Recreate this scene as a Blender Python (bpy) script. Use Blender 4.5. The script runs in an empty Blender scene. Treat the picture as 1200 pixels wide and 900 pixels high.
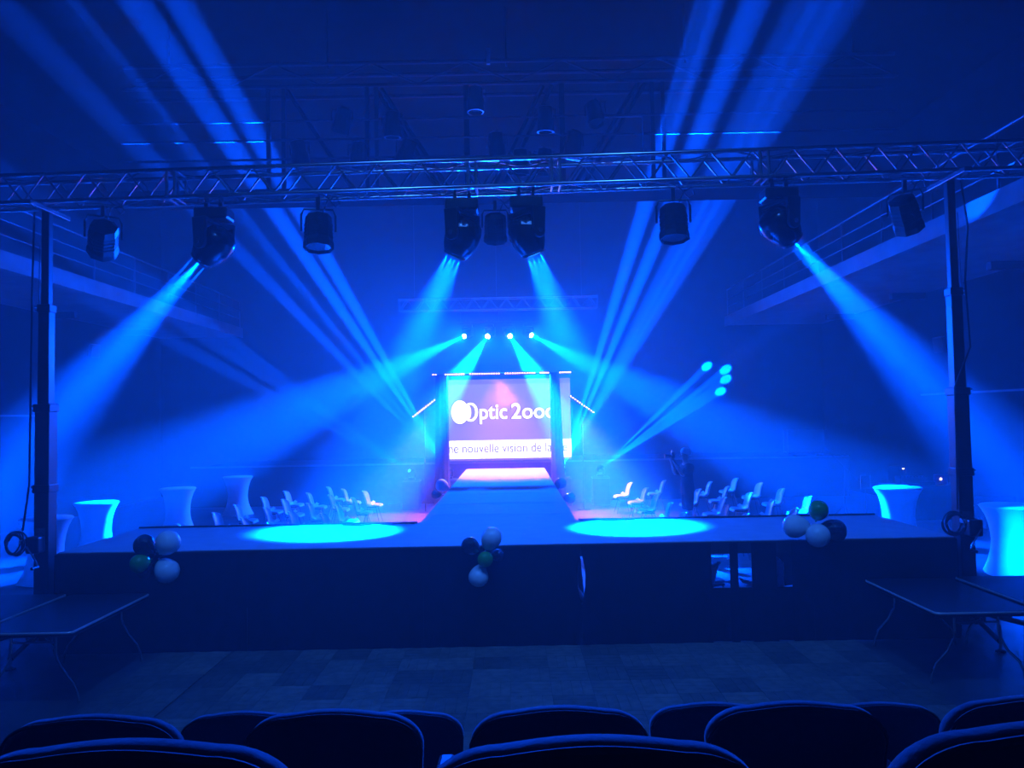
import bpy, bmesh, math, random
from mathutils import Vector, Matrix, Euler, Quaternion

random.seed(7)
S = bpy.context.scene
C = S.collection
PI = math.pi

# ------------------------------------------------------------------ camera, world (hall haze), exposure
cam_d = bpy.data.cameras.new('camera')
cam = bpy.data.objects.new('camera', cam_d)
C.objects.link(cam)
cam_d.sensor_width = 36.0
cam_d.lens = 27.0
cam_d.clip_start = 0.05
cam_d.clip_end = 200
cam.location = (0, 0, 2.75)
cam.rotation_euler = (Matrix.Rotation(math.radians(92.35), 3, 'X') @ Matrix.Rotation(math.radians(-1.05), 3, 'Z')).to_euler()
S.camera = cam

S.view_settings.view_transform = 'Standard'
S.view_settings.look = 'None'
S.view_settings.gamma = 1.0
S.view_settings.use_curve_mapping = False
S.view_settings.exposure = 0.2

world = bpy.data.worlds.new('hall_air')
S.world = world
world.use_nodes = True
wn = world.node_tree
wn.nodes['Background'].inputs['Color'].default_value = (0, 0, 0, 1)
wn.nodes['Background'].inputs['Strength'].default_value = 0.0
wv = wn.nodes.new('ShaderNodeVolumeScatter')
HAZE = 0.013
wv.inputs['Density'].default_value = HAZE
wv.inputs['Anisotropy'].default_value = 0.25
wn.links.new(wv.outputs['Volume'], wn.nodes['World Output'].inputs['Volume'])

S.cycles.volume_bounces = 3

# light strengths and colours
BEAM = (0.0, 0.065, 1.0)
PINK = (0.85, 0.16, 0.8)
HOUSE = (0.03, 0.2, 1.0)
E_FRONT_SIDE = 380000
E_FRONT_MID = 280000
E_SPILL = 10000
E_BACK = 1150000
E_FLOOR = 3400000
E_SMALL = 5000000
E_SMALL_DIM = 500000
E_PINK = 6000
E_HOUSE = 1700

# ------------------------------------------------------------------ materials
MATS = {}


def mat(name, col, rough=0.6, metal=0.0, var=0.0, scale=8.0, emit=None, strength=0.0, bump=0.0, sheen=0.0, coat=0.0, trans=0.0, rand=0.0, spec=0.5):
    m = bpy.data.materials.new(name)
    m.use_nodes = True
    nt = m.node_tree
    b = nt.nodes['Principled BSDF']
    b.inputs['Base Color'].default_value = (*col, 1)
    b.inputs['Roughness'].default_value = rough
    b.inputs['Metallic'].default_value = metal
    b.inputs['Specular IOR Level'].default_value = spec
    if sheen:
        b.inputs['Sheen Weight'].default_value = sheen
    if coat:
        b.inputs['Coat Weight'].default_value = coat
    if trans:
        b.inputs['Subsurface Weight'].default_value = trans
        b.inputs['Subsurface Radius'].default_value = (1, 1, 1)
        b.inputs['Subsurface Scale'].default_value = 0.08
    if emit:
        b.inputs['Emission Color'].default_value = (*emit, 1)
        b.inputs['Emission Strength'].default_value = strength
    if var or bump:
        tc = nt.nodes.new('ShaderNodeTexCoord')
        nz = nt.nodes.new('ShaderNodeTexNoise')
        nz.inputs['Scale'].default_value = scale
        nz.inputs['Detail'].default_value = 5
        nt.links.new(tc.outputs['Object'], nz.inputs['Vector'])
        if var:
            rp = nt.nodes.new('ShaderNodeValToRGB')
            rp.color_ramp.elements[0].position = 0.3
            rp.color_ramp.elements[1].position = 0.7
            rp.color_ramp.elements[0].color = (*[max(0, c * (1 - var)) for c in col], 1)
            rp.color_ramp.elements[1].color = (*[min(1, c * (1 + var)) for c in col], 1)
            nt.links.new(nz.outputs['Fac'], rp.inputs['Fac'])
            out = rp.outputs['Color']
            if rand:
                oi = nt.nodes.new('ShaderNodeObjectInfo')
                mr = nt.nodes.new('ShaderNodeMapRange')
                mr.inputs['To Min'].default_value = 1 - rand
                mr.inputs['To Max'].default_value = 1 + rand
                nt.links.new(oi.outputs['Random'], mr.inputs['Value'])
                hs = nt.nodes.new('ShaderNodeHueSaturation')
                nt.links.new(mr.outputs['Result'], hs.inputs['Value'])
                nt.links.new(out, hs.inputs['Color'])
                out = hs.outputs['Color']
            nt.links.new(out, b.inputs['Base Color'])
        if bump:
            bp = nt.nodes.new('ShaderNodeBump')
            bp.inputs['Strength'].default_value = bump
            bp.inputs['Distance'].default_value = 0.01
            nt.links.new(nz.outputs['Fac'], bp.inputs['Height'])
            nt.links.new(bp.outputs['Normal'], b.inputs['Normal'])
    MATS[name] = m
    return m


mat('black_paint', (0.012, 0.012, 0.014), 0.75, var=0.3, scale=3)
mat('dark_wall', (0.012, 0.012, 0.013), 0.85, spec=0.0, var=0.25, scale=1.5, bump=0.2)
mat('dark_ceiling', (0.012, 0.012, 0.013), 0.9, spec=0.0, var=0.2, scale=1.5)
mat('dark_floor', (0.06, 0.056, 0.056), 0.45, var=0.35, scale=2.5, bump=0.1)
mat('parquet_wood', (0.13, 0.11, 0.09), 0.5, var=0.3, scale=9, bump=0.15, rand=0.35)
mat('grey_concrete', (0.16, 0.16, 0.17), 0.8, var=0.2, scale=2)
mat('aluminium', (0.6, 0.61, 0.63), 0.24, 0.9, var=0.12, scale=14)
mat('chrome', (0.7, 0.7, 0.72), 0.18, 1.0, var=0.05, scale=20)
mat('black_metal', (0.012, 0.012, 0.013), 0.42, 0.2, var=0.2, scale=12)
mat('rail_steel', (0.09, 0.09, 0.1), 0.5, 0.6, var=0.2, scale=10)
mat('black_plastic', (0.012, 0.012, 0.014), 0.35, var=0.2, scale=25)
mat('gloss_plastic', (0.009, 0.009, 0.011), 0.22, var=0.1, scale=25)
mat('stage_cloth', (0.3, 0.3, 0.32), 0.85, var=0.08, scale=4, bump=0.3)
mat('skirt_cloth', (0.006, 0.006, 0.008), 0.9, spec=0.05, var=0.25, scale=6, bump=0.4)
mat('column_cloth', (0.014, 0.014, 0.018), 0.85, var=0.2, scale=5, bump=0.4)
mat('white_shell', (0.72, 0.72, 0.70), 0.3, var=0.03, scale=12, coat=0.3)
mat('white_stretch', (0.78, 0.78, 0.77), 0.8, var=0.04, scale=6, bump=0.1)
mat('seat_fabric', (0.008, 0.008, 0.012), 0.8, var=0.3, scale=40, sheen=0.5, bump=0.2)
mat('table_laminate', (0.014, 0.012, 0.012), 0.4, var=0.3, scale=5)
mat('table_edge', (0.6, 0.6, 0.62), 0.35, 0.2, var=0.1, scale=8)
mat('balloon_white', (0.75, 0.77, 0.78), 0.16, var=0.03, scale=5, coat=0.6, trans=0.7)
mat('balloon_green', (0.03, 0.32, 0.03), 0.16, var=0.06, scale=5, coat=0.6)
mat('balloon_black', (0.012, 0.011, 0.016), 0.12, var=0.1, scale=5, coat=0.6)
mat('sticker', (0.8, 0.78, 0.76), 0.6, var=0.05, scale=20)
mat('cable_rubber', (0.015, 0.015, 0.017), 0.45, var=0.2, scale=20)
mat('white_cable', (0.5, 0.5, 0.52), 0.5, var=0.1, scale=20)
mat('lens_on', (0.05, 0.1, 0.15), 0.2, emit=(0.04, 0.5, 1.0), strength=2.5, var=0.1)
mat('lens_hot', (0.05, 0.1, 0.15), 0.2, emit=(0.75, 1.0, 1.0), strength=60, var=0.1)
mat('lens_off', (0.02, 0.02, 0.03), 0.08, var=0.1, coat=1.0)
mat('led_pink', (0.3, 0.1, 0.15), 0.3, emit=(1.0, 0.42, 0.62), strength=9.0, var=0.1)
mat('screen_lilac', (0.05, 0.05, 0.06), 0.5, emit=(0.22, 0.16, 0.66), strength=1.4, var=0.02)
mat('screen_violet', (0.05, 0.05, 0.06), 0.5, emit=(0.17, 0.10, 0.52), strength=1.3, var=0.02)
mat('screen_white', (0.05, 0.05, 0.06), 0.5, emit=(1.0, 0.97, 1.0), strength=1.7, var=0.02)
mat('screen_yellow', (0.05, 0.05, 0.03), 0.5, emit=(1.0, 0.72, 0.0), strength=1.8, var=0.02)
mat('screen_plum', (0.02, 0.01, 0.02), 0.5, emit=(0.06, 0.015, 0.06), strength=1.0, var=0.02)
mat('laptop_lid', (0.55, 0.45, 0.62), 0.35, 0.3, var=0.05)
mat('laptop_mark', (0.5, 0.5, 0.4), 0.3, emit=(1.0, 0.75, 0.6), strength=4.0, var=0.05)
mat('lamp_glow', (0.5, 0.5, 0.4), 0.3, emit=(1.0, 0.9, 0.8), strength=3.0, var=0.05)
mat('skin', (0.42, 0.27, 0.2), 0.5, var=0.1, scale=20)
mat('grey_hair', (0.5, 0.48, 0.46), 0.6, var=0.2, scale=60, bump=0.4)
mat('dark_clothes', (0.018, 0.018, 0.025), 0.85, var=0.3, scale=20, bump=0.3)
M = MATS

# ------------------------------------------------------------------ helpers


def tag(o, label=None, cat=None, group=None, kind=None):
    if label:
        o['label'] = label
    if cat:
        o['category'] = cat
    if group:
        o['group'] = group
    if kind:
        o['kind'] = kind
    return o


def empty(name, loc=(0, 0, 0), rot=(0, 0, 0), parent=None):
    o = bpy.data.objects.new(name, None)
    o.empty_display_size = 0.1
    C.objects.link(o)
    o.location = loc
    o.rotation_euler = rot
    if parent:
        o.parent = parent
    return o


class MB:
    def __init__(self):
        self.v, self.f = [], []

    def add(self, vs, fs):
        n = len(self.v)
        self.v += [tuple(p) for p in vs]
        self.f += [tuple(i + n for i in f) for f in fs]
        return self

    def box(self, c, s, rot=None):
        h = [x / 2 for x in s]
        pts = [Vector((sx * h[0], sy * h[1], sz * h[2])) for sz in (-1, 1) for sy in (-1, 1) for sx in (-1, 1)]
        if rot is not None:
            R_ = rot if isinstance(rot, (Matrix, Quaternion)) else Euler(rot).to_matrix()
            pts = [R_ @ p for p in pts]
        c = Vector(c)
        return self.add([p + c for p in pts], [(0, 2, 3, 1), (4, 5, 7, 6), (0, 1, 5, 4), (2, 6, 7, 3), (0, 4, 6, 2), (1, 3, 7, 5)])

    def lathe(self, prof, n=24, axis=(0, 0, 0), sx=1, sy=1, lobe=None):
        vs, fs = [], []
        for k, (r, z) in enumerate(prof):
            for i in range(n):
                a = 2 * PI * i / n
                rr = r * (lobe(a, k / (len(prof) - 1)) if lobe else 1)
                vs.append((axis[0] + rr * math.cos(a) * sx, axis[1] + rr * math.sin(a) * sy, axis[2] + z))
        for k in range(len(prof) - 1):
            for i in range(n):
                j = (i + 1) % n
                fs.append((k * n + i, k * n + j, (k + 1) * n + j, (k + 1) * n + i))
        fs.append(tuple(range(n - 1, -1, -1)))
        m = (len(prof) - 1) * n
        fs.append(tuple(m + i for i in range(n)))
        return self.add(vs, fs)

    def path(self, pts, r, n=8, closed=False):
        pts = [Vector(p) for p in pts]
        vs, fs = [], []
        N = len(pts)
        up = Vector((0.13, 0.21, 0.97)).normalized()
        for k, p in enumerate(pts):
            a = pts[(k - 1) % N] if (closed or k > 0) else p
            b = pts[(k + 1) % N] if (closed or k < N - 1) else p
            d = (b - a).normalized()
            u = d.cross(up)
            if u.length < 1e-3:
                u = d.cross(Vector((1, 0, 0)))
            u.normalize()
            w = d.cross(u)
            rr = r[k] if isinstance(r, (list, tuple)) else r
            for i in range(n):
                t = 2 * PI * i / n
                vs.append(p + u * math.cos(t) * rr + w * math.sin(t) * rr)
        for k in range(N if closed else N - 1):
            q = (k + 1) % N
            for i in range(n):
                j = (i + 1) % n
                fs.append((k * n + i, k * n + j, q * n + j, q * n + i))
        if not closed:
            fs.append(tuple(range(n - 1, -1, -1)))
            fs.append(tuple((N - 1) * n + i for i in range(n)))
        return self.add(vs, fs)

    def prism(self, poly, z0, z1, fn=None):
        n = len(poly)
        vs = [(x, y, z0) for x, y in poly] + [(x, y, z1) for x, y in poly]
        fs = [tuple(range(n - 1, -1, -1)), tuple(range(n, 2 * n))] + [(i, (i + 1) % n, n + (i + 1) % n, n + i) for i in range(n)]
        if fn:
            vs = [fn(Vector(p)) for p in vs]
        return self.add(vs, fs)

    def grid(self, fn, nu, nv):
        vs = [fn(i / nu, j / nv) for i in range(nu + 1) for j in range(nv + 1)]
        fs = [(i * (nv + 1) + j, (i + 1) * (nv + 1) + j, (i + 1) * (nv + 1) + j + 1, i * (nv + 1) + j + 1) for i in range(nu) for j in range(nv)]
        return self.add(vs, fs)

    def mesh(self, name, material, smooth=False, bevel=0.0, solid=0.0, fix=True):
        me = bpy.data.meshes.new(name)
        me.from_pydata(self.v, [], self.f)
        bm = bmesh.new()
        bm.from_mesh(me)
        if fix:
            bmesh.ops.recalc_face_normals(bm, faces=bm.faces)
        if bevel:
            es = [e for e in bm.edges if len(e.link_faces) == 2 and e.calc_face_angle(0) > 0.6]
            bmesh.ops.bevel(bm, geom=es, offset=bevel, segments=2, affect='EDGES', profile=0.5)
        if solid:
            bmesh.ops.solidify(bm, geom=list(bm.faces), thickness=solid)
        bm.to_mesh(me)
        bm.free()
        if smooth:
            me.polygons.foreach_set('use_smooth', [True] * len(me.polygons))
            me.set_sharp_from_angle(angle=math.radians(42))
        me.materials.append(M[material] if isinstance(material, str) else material)
        me.update()
        return me

    def build(self, name, material, parent=None, smooth=False, bevel=0.0, solid=0.0, loc=None, rot=None):
        return put(name, self.mesh(name, material, smooth, bevel, solid), parent, loc, rot)


def put(name, me, parent=None, loc=None, rot=None, matrix=None, scale=None):
    o = bpy.data.objects.new(name, me)
    C.objects.link(o)
    if parent:
        o.parent = parent
    if matrix is not None:
        o.matrix_local = matrix
    else:
        if loc is not None:
            o.location = loc
        if rot is not None:
            if isinstance(rot, Quaternion):
                o.rotation_mode = 'QUATERNION'
                o.rotation_quaternion = rot
            else:
                o.rotation_euler = rot
        if scale is not None:
            o.scale = scale
    return o


UNIT = {}


def unit_rod(material, n=8):
    key = ('rod', material, n)
    if key not in UNIT:
        UNIT[key] = MB().lathe([(1, 0), (1, 1)], n).mesh('rod', material, smooth=True)
    return UNIT[key]


def unit_box(material):
    key = ('box', material)
    if key not in UNIT:
        UNIT[key] = MB().box((0, 0, 0), (1, 1, 1)).mesh('block', material)
    return UNIT[key]


def rod(name, p0, p1, r, material, parent=None, n=8):
    p0, p1 = Vector(p0), Vector(p1)
    d = p1 - p0
    q = d.to_track_quat('Z', 'Y')
    mx = Matrix.Translation(p0) @ q.to_matrix().to_4x4() @ Matrix.Diagonal((r, r, d.length, 1))
    return put(name, unit_rod(material, n), parent, matrix=mx)


def block(name, c, s, material, parent=None, rot=(0, 0, 0), bevel=0.0):
    if bevel:
        return MB().box((0, 0, 0), s).build(name, material, parent, bevel=bevel, loc=c, rot=rot)
    return put(name, unit_box(material), parent, loc=c, rot=rot, scale=s)


def structure(o):
    o['kind'] = 'structure'
    return o


def copy_tree(o, parent=None):
    c = o.copy()
    C.objects.link(c)
    if parent:
        c.parent = parent
    for ch in list(o.children):
        copy_tree(ch, c)
    return c


def spot(name, parent, loc, direction, energy, angle, col, radius=0.05, blend=0.5):
    l = bpy.data.lights.new(name, 'SPOT')
    l.energy = energy
    l.spot_size = math.radians(angle)
    l.spot_blend = blend
    l.color = col
    l.shadow_soft_size = radius
    o = bpy.data.objects.new(name, l)
    C.objects.link(o)
    o.parent = parent
    o.location = loc
    o.rotation_euler = Vector(direction).to_track_quat('-Z', 'Y').to_euler()
    return o


def rounded_rect(w, h, r, n=6, only_top=False):
    pts = []
    for cx, cy, a0 in ((w / 2 - r, h / 2 - r, 0), (-w / 2 + r, h / 2 - r, PI / 2), (-w / 2 + r, -h / 2 + r, PI), (w / 2 - r, -h / 2 + r, 1.5 * PI)):
        for i in range(n + 1):
            a = a0 + (PI / 2) * i / n
            pts.append((cx + r * math.cos(a), cy + r * math.sin(a)))
    return pts


# ------------------------------------------------------------------ the room
XL, XR, YF, YB, ZC = -13.0, 11.5, -1.6, 28.4, 11.0
structure(MB().box(((XL + XR) / 2, (YF + YB) / 2, -0.1), (XR - XL + 0.6, YB - YF + 0.6, 0.2)).build('floor', 'dark_floor'))
structure(MB().box(((XL + XR) / 2, (YF + YB) / 2, ZC + 0.1), (XR - XL + 0.6, YB - YF + 0.6, 0.2)).build('ceiling', 'dark_ceiling'))
structure(MB().box((XL - 0.15, (YF + YB) / 2, ZC / 2), (0.3, YB - YF, ZC)).build('wall_left', 'dark_wall'))
structure(MB().box((XR + 0.15, (YF + YB) / 2, ZC / 2), (0.3, YB - YF, ZC)).build('wall_right', 'dark_wall'))
structure(MB().box(((XL + XR) / 2, YB + 0.15, ZC / 2), (XR - XL + 0.6, 0.3, ZC)).build('wall_back', 'dark_wall'))
structure(MB().box(((XL + XR) / 2, YF - 0.15, ZC / 2), (XR - XL + 0.6, 0.3, ZC)).build('wall_front', 'dark_wall'))

# parquet dance floor: one block of four staves each, laid as a basket weave
fl = bpy.data.objects['floor']
TS = 0.41
tile = MB()
for k in range(4):
    w = TS / 4
    tile.box((-TS / 2 + w * (k + 0.5), 0, 0.006), (w - 0.003, TS - 0.004, 0.012))
tile_me = tile.mesh('parquet_tile', 'parquet_wood')
for i in range(20):
    for j in range(9):
        x = -4.0 + i * TS + (0.0 if i < 2 else 0.035)
        y = 9.05 - j * TS
        put('parquet_tile', tile_me, fl, loc=(x, y, 0.0), rot=(0, 0, PI / 2 * ((i + j) % 2)))

# raked seating tiers below the theatre seats
for y0, y1, z in ((-1.6, 1.0, 1.30), (1.0, 2.08, 0.94), (2.08, 3.12, 0.57), (3.12, 4.3, 0.19)):
    pass
structure(MB().box((0, -0.06, 0.67), (8.0, 3.0, 1.34)).build('floor_tier', 'black_paint'))
structure(MB().box((0, 1.96, 0.485), (8.0, 1.04, 0.97)).build('floor_tier', 'black_paint'))
structure(MB().box((0, 3.01, 0.295), (8.0, 1.06, 0.59)).build('floor_tier', 'black_paint'))
structure(MB().box((0, 4.0, 0.1), (8.0, 0.92, 0.2)).build('floor_tier', 'black_paint'))

# raised house stage at the far wall, with its pale lip
house = structure(MB().box((0.2, 26.5, 0.62), (21.0, 3.8, 1.24)).build('floor_stage', 'black_paint'))
structure(MB().box((0.2, 24.585, 1.27), (21.0, 0.05, 0.06)).build('trim_1', 'grey_concrete'))
structure(MB().box((11.46, 18.5, 3.12), (0.06, 6.0, 0.05)).build('trim_2', 'grey_concrete'))
structure(MB().box((-12.96, 19.0, 2.98), (0.06, 4.5, 0.05)).build('trim_3', 'grey_concrete'))


# side galleries with railings
def gallery(x_edge, x_wall, y0, y1, zt, label):
    g = empty('side_gallery', (x_edge, y0, zt))
    tag(g, label, 'gallery')
    s = 1 if x_wall > x_edge else -1
    w = abs(x_wall - x_edge)
    L = y1 - y0
    MB().box((s * w / 2, L / 2, -0.17), (w, L, 0.3)).build('slab', 'grey_concrete', g)
    MB().box((-s * 0.02, L / 2, -0.17), (0.05, L, 0.36)).build('fascia', 'grey_concrete', g)
    for z in (0.36, 0.66, 1.0):
        rod('rail', (s * 0.08, 0, z), (s * 0.08, L, z), 0.028 if z > 0.9 else 0.018, 'rail_steel', g)
    n = int(L / 1.9)
    for i in range(n + 1):
        y = L * i / n
        rod('post', (s * 0.08, y, 0), (s * 0.08, y, 1.0), 0.024, 'rail_steel', g)
    for i in range(5):
        y = 1.5 + L * i / 5
        MB().prism([(0, -0.08), (0.9 * s, -0.08), (0.9 * s, 0.08), (0, 0.08)], -0.5, -0.33).build('bracket', 'black_paint', g, loc=(s * (w - 1.0), y, 0))
    return g


gallery(-9.95, XL, 6.5, 28.3, 6.15, 'long concrete side gallery with tube railing above the row of four bistro tables')
gallery(7.95, XR, 6.5, 28.3, 6.25, 'long concrete side gallery with tube railing above the control desk')


# ------------------------------------------------------------------ trusses
def truss(name, a, b, h, d, label, material='aluminium', step=0.5, r=0.025, joints=(), group=None, rb=0.012):
    """box truss from a to b (bottom front chord), height h, depth d along +Y"""
    a, b = Vector(a), Vector(b)
    L = (b - a).length
    ex = (b - a).normalized()
    g = empty(name, a)
    tag(g, label, 'truss', group)
    ey = Vector((0, 1, 0))
    ez = ex.cross(ey).normalized()
    P = lambda s, y, z: ex * s + ey * y + ez * z
    for y in (0, d):
        for z in (0, h):
            rod('chord', P(0, y, z), P(L, y, z), r, material, g, 10)
    n = max(2, round(L / step))
    st = L / n
    for k in range(n):
        s0, s1, sm = k * st, (k + 1) * st, (k + 0.5) * st
        for y in (0, d):
            rod('brace', P(s0, y, 0), P(sm, y, h), rb, material, g, 6)
            rod('brace', P(sm, y, h), P(s1, y, 0), rb, material, g, 6)
        for z in (0, h):
            if k % 2 == 0:
                rod('brace', P(s0, 0, z), P(s1, d, z), rb, material, g, 6)
            else:
                rod('brace', P(s0, d, z), P(s1, 0, z), rb, material, g, 6)
    for s in (0, L) + tuple(joints):
        for y in (0, d):
            rod('joint_post', P(s, y, 0), P(s, y, h), r * 0.8, material, g)
        for z in (0, h):
            rod('joint_post', P(s, 0, z), P(s, d, z), r * 0.8, material, g)
    return g


TR_A, TR_B = Vector((-7.6, 9.45, 5.49)), Vector((6.95, 9.45, 5.73))


def truss_z(x):
    return TR_A.z + (TR_B.z - TR_A.z) * (x - TR_A.x) / (TR_B.x - TR_A.x)


truss('lighting_truss', TR_A, TR_B, 0.34, 0.34, 'long aluminium box truss resting on the two black masts', step=0.52, r=0.027,
      joints=(3.35, 3.45, 7.1, 7.2, 8.15, 8.25, 10.75, 10.85))
tb = truss('hanging_truss', (-3.66, 25.0, 6.24), (2.85, 25.0, 6.24), 0.38, 0.34, 'short aluminium truss hanging above the lit screen', step=0.55, r=0.024)
for x in (0.5, 3.2, 6.0):
    rod('suspension_wire', (x, 0.17, 0.38), (x, 0.17, ZC - 6.24), 0.008, 'rail_steel', tb)
rod('lamp_pipe', (1.9, 0.17, -0.42), (4.6, 0.17, -0.42), 0.025, 'black_metal', tb)
for x in (2.0, 3.25, 4.5):
    rod('drop_rod', (x, 0.17, -0.42), (x, 0.17, 0.0), 0.012, 'black_metal', tb)

# lighting bridge above the runway
br = empty('lighting_bridge', (0, 15.0, 7.2))
tag(br, 'dark steel lighting bridge with railings hanging under the ceiling', 'bridge')
MB().box((0, 0.3, 0), (15.4, 1.0, 0.1)).build('deck', 'dark_ceiling', br)
for z in (2.13, 2.58):
    for y in (-0.05, 0.5):
        rod('chord', (-7.6, y, z), (7.7, y, z), 0.04, 'rail_steel', br)
bx0 = -7.45
while bx0 < 7.2:
    rod('brace', (bx0, -0.05, 2.13), (bx0 + 0.95, -0.05, 2.58), 0.02, 'rail_steel', br)
    rod('brace', (bx0 + 0.95, -0.05, 2.58), (bx0 + 1.9, -0.05, 2.13), 0.02, 'rail_steel', br)
    bx0 += 1.9
for z in (0.66, 1.04, 1.42):
    rod('rail', (-7.6, -0.1, z), (7.7, -0.1, z), 0.024, 'rail_steel', br)
for x in (-4.72, -4.42, -2.77, -2.58, -0.8, 1.08, 2.87, 3.08):
    block('post', (x, -0.03, 1.1), (0.11 if x in (-0.8, 1.08) else 0.075, 0.07, 2.1), 'black_metal', br)
for x0, x1 in ((-4.38, -3.1), (-2.5, -1.2), (-2.62, -1.38), (0.9, -0.1), (0.72, -0.28), (2.75, 1.5), (2.6, 1.32)):
    rod('diagonal', (x0, 0.05, 2.1), (x1, 0.05, 0.1), 0.045, 'black_metal', br)
for x in (-6.8, -3.6, 0.0, 3.6, 7.0):
    rod('hanger', (x, 0.2, 2.58), (x, 0.2, ZC - 7.2), 0.02, 'black_metal', br)
rod('conduit', (1.6, -0.16, 1.36), (2.65, -0.16, 1.36), 0.014, 'white_cable', br)
rod('conduit', (2.65, -0.16, 1.36), (2.65, -0.16, 0.6), 0.012, 'white_cable', br)
block('glint_block', (-0.35, -0.3, 2.55), (0.07, 0.07, 0.3), 'white_cable', br)  # small light reflection, shaped and coloured in as a pale block


# ------------------------------------------------------------------ lamps
HEAD_ME = {}


def head_meshes():
    if HEAD_ME:
        return HEAD_ME
    HEAD_ME['base'] = MB().box((0, 0, -0.17), (0.42, 0.30, 0.15)).mesh('base', 'black_plastic', bevel=0.03)
    HEAD_ME['clamp'] = MB().box((0, 0, -0.055), (0.05, 0.06, 0.09)).path(
        [(0, 0.045 * math.cos(a), 0.02 + 0.045 * math.sin(a)) for a in [PI * 2 * k / 10 for k in range(10)]], 0.014, 6, True).mesh('clamp', 'black_metal', smooth=True)
    ap = [(-0.10, -0.25), (-0.085, -0.5)] + [(0.085 * math.cos(a), -0.56 + 0.085 * math.sin(a)) for a in [PI + PI * k / 8 for k in range(9)]] + [(0.085, -0.5), (0.10, -0.25)]
    arm = MB().prism(ap, -0.03, 0.03, lambda p: Vector((p.z, p.x, p.y)))
    HEAD_ME['arm'] = arm.mesh('yoke_arm', 'black_plastic', bevel=0.012)
    HEAD_ME['cross'] = MB().box((0, 0, -0.285), (0.56, 0.2, 0.06)).mesh('yoke_bar', 'black_plastic', bevel=0.02)
    prof = [(0.05, 0.24), (0.13, 0.23), (0.19, 0.18), (0.22, 0.1), (0.228, 0.0), (0.22, -0.08), (0.2, -0.15), (0.17, -0.21), (0.145, -0.25), (0.125, -0.256)]
    HEAD_ME['head'] = MB().lathe(prof, 28, sy=0.95).mesh('head', 'gloss_plastic', smooth=True)
    HEAD_ME['ring'] = MB().lathe([(0.13, -0.262), (0.15, -0.262), (0.15, -0.23), (0.13, -0.23)], 28).mesh('lens_ring', 'black_metal', smooth=True)
    for k in ('lens_on', 'lens_hot', 'lens_off'):
        HEAD_ME[k] = MB().lathe([(0.0005, -0.262), (0.08, -0.268), (0.118, -0.258), (0.118, -0.25)], 24).mesh('lens', k, smooth=True)
    HEAD_ME['knob'] = MB().lathe([(0.03, 0), (0.034, 0.012), (0.03, 0.025)], 12).mesh('tilt_knob', 'chrome', smooth=True)
    HEAD_ME['sticker'] = MB().box((0, 0, 0), (0.14, 0.004, 0.05)).mesh('sticker', 'sticker')
    return HEAD_ME


def moving_head(hang, target, label, scale=1.0, floor=False, lens='lens_on', group=None, rays=None, sticker=False, clamps=True):
    """rays: list of (target, energy, angle, radius, blend)"""
    me = head_meshes()
    hang, target = Vector(hang), Vector(target)
    g = empty('moving_head', hang, (PI, 0, 0) if floor else (0, 0, 0))
    tag(g, label, 'stage light', group)
    g.scale = (scale,) * 3
    fl_ = Matrix.Rotation(PI, 3, 'X') if floor else Matrix.Identity(3)
    ctr_w = hang + fl_ @ Vector((0, 0, -0.56 * scale))
    dw = (target - ctr_w).normalized()
    dl = fl_.inverted() @ dw
    pan = math.atan2(dl.y, dl.x) - PI / 2
    put('base', me['base'], g)
    if clamps:
        for x in (-0.09, 0.09):
            put('clamp', me['clamp'], g, loc=(x, 0, 0))
    y = put('yoke_bar', me['cross'], g, rot=(0, 0, pan))
    for x in (-0.255, 0.255):
        a = put('yoke_arm', me['arm'], g, loc=Matrix.Rotation(pan, 3, 'Z') @ Vector((x, 0, 0)), rot=(0, 0, pan))
        put('tilt_knob', me['knob'], a, loc=(0.028 if x > 0 else -0.053, 0, -0.56), rot=(0, PI / 2, 0))
    q = dl.to_track_quat('-Z', 'Y')
    h = put('head', me['head'], g, loc=(0, 0, -0.56), rot=q)
    put('lens_ring', me['ring'], h)
    put('lens', me[lens], h)
    if sticker:
        put('sticker', me['sticker'], g, loc=(0.0, -0.222, -0.46), rot=(-0.35, 0.06, 0))
    for t, e, ang, rad, bl in rays or []:
        d = (Vector(t) - ctr_w).normalized()
        p = ctr_w + dw * (0.285 * scale)
        pl = fl_.inverted() @ (p - hang) / scale
        if rad < 0.03:
            spot('lamp', g, pl, fl_.inverted() @ d, e, ang, BEAM, rad, bl)
            continue
        # the front glass is a cluster of small lenses
        u = dw.cross(Vector((0, 1, 0.2))).normalized()
        w2 = dw.cross(u)
        for cu, cv in ((-1, 0.3), (-0.33, -0.6), (0.33, 0.6), (1, -0.3)):
            off = (u * cu + w2 * cv) * rad
            spot('lamp', g, pl + fl_.inverted() @ off / scale, fl_.inverted() @ d, e / 4, ang, BEAM, 0.006, bl)
    return g


CAN = {}


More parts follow.
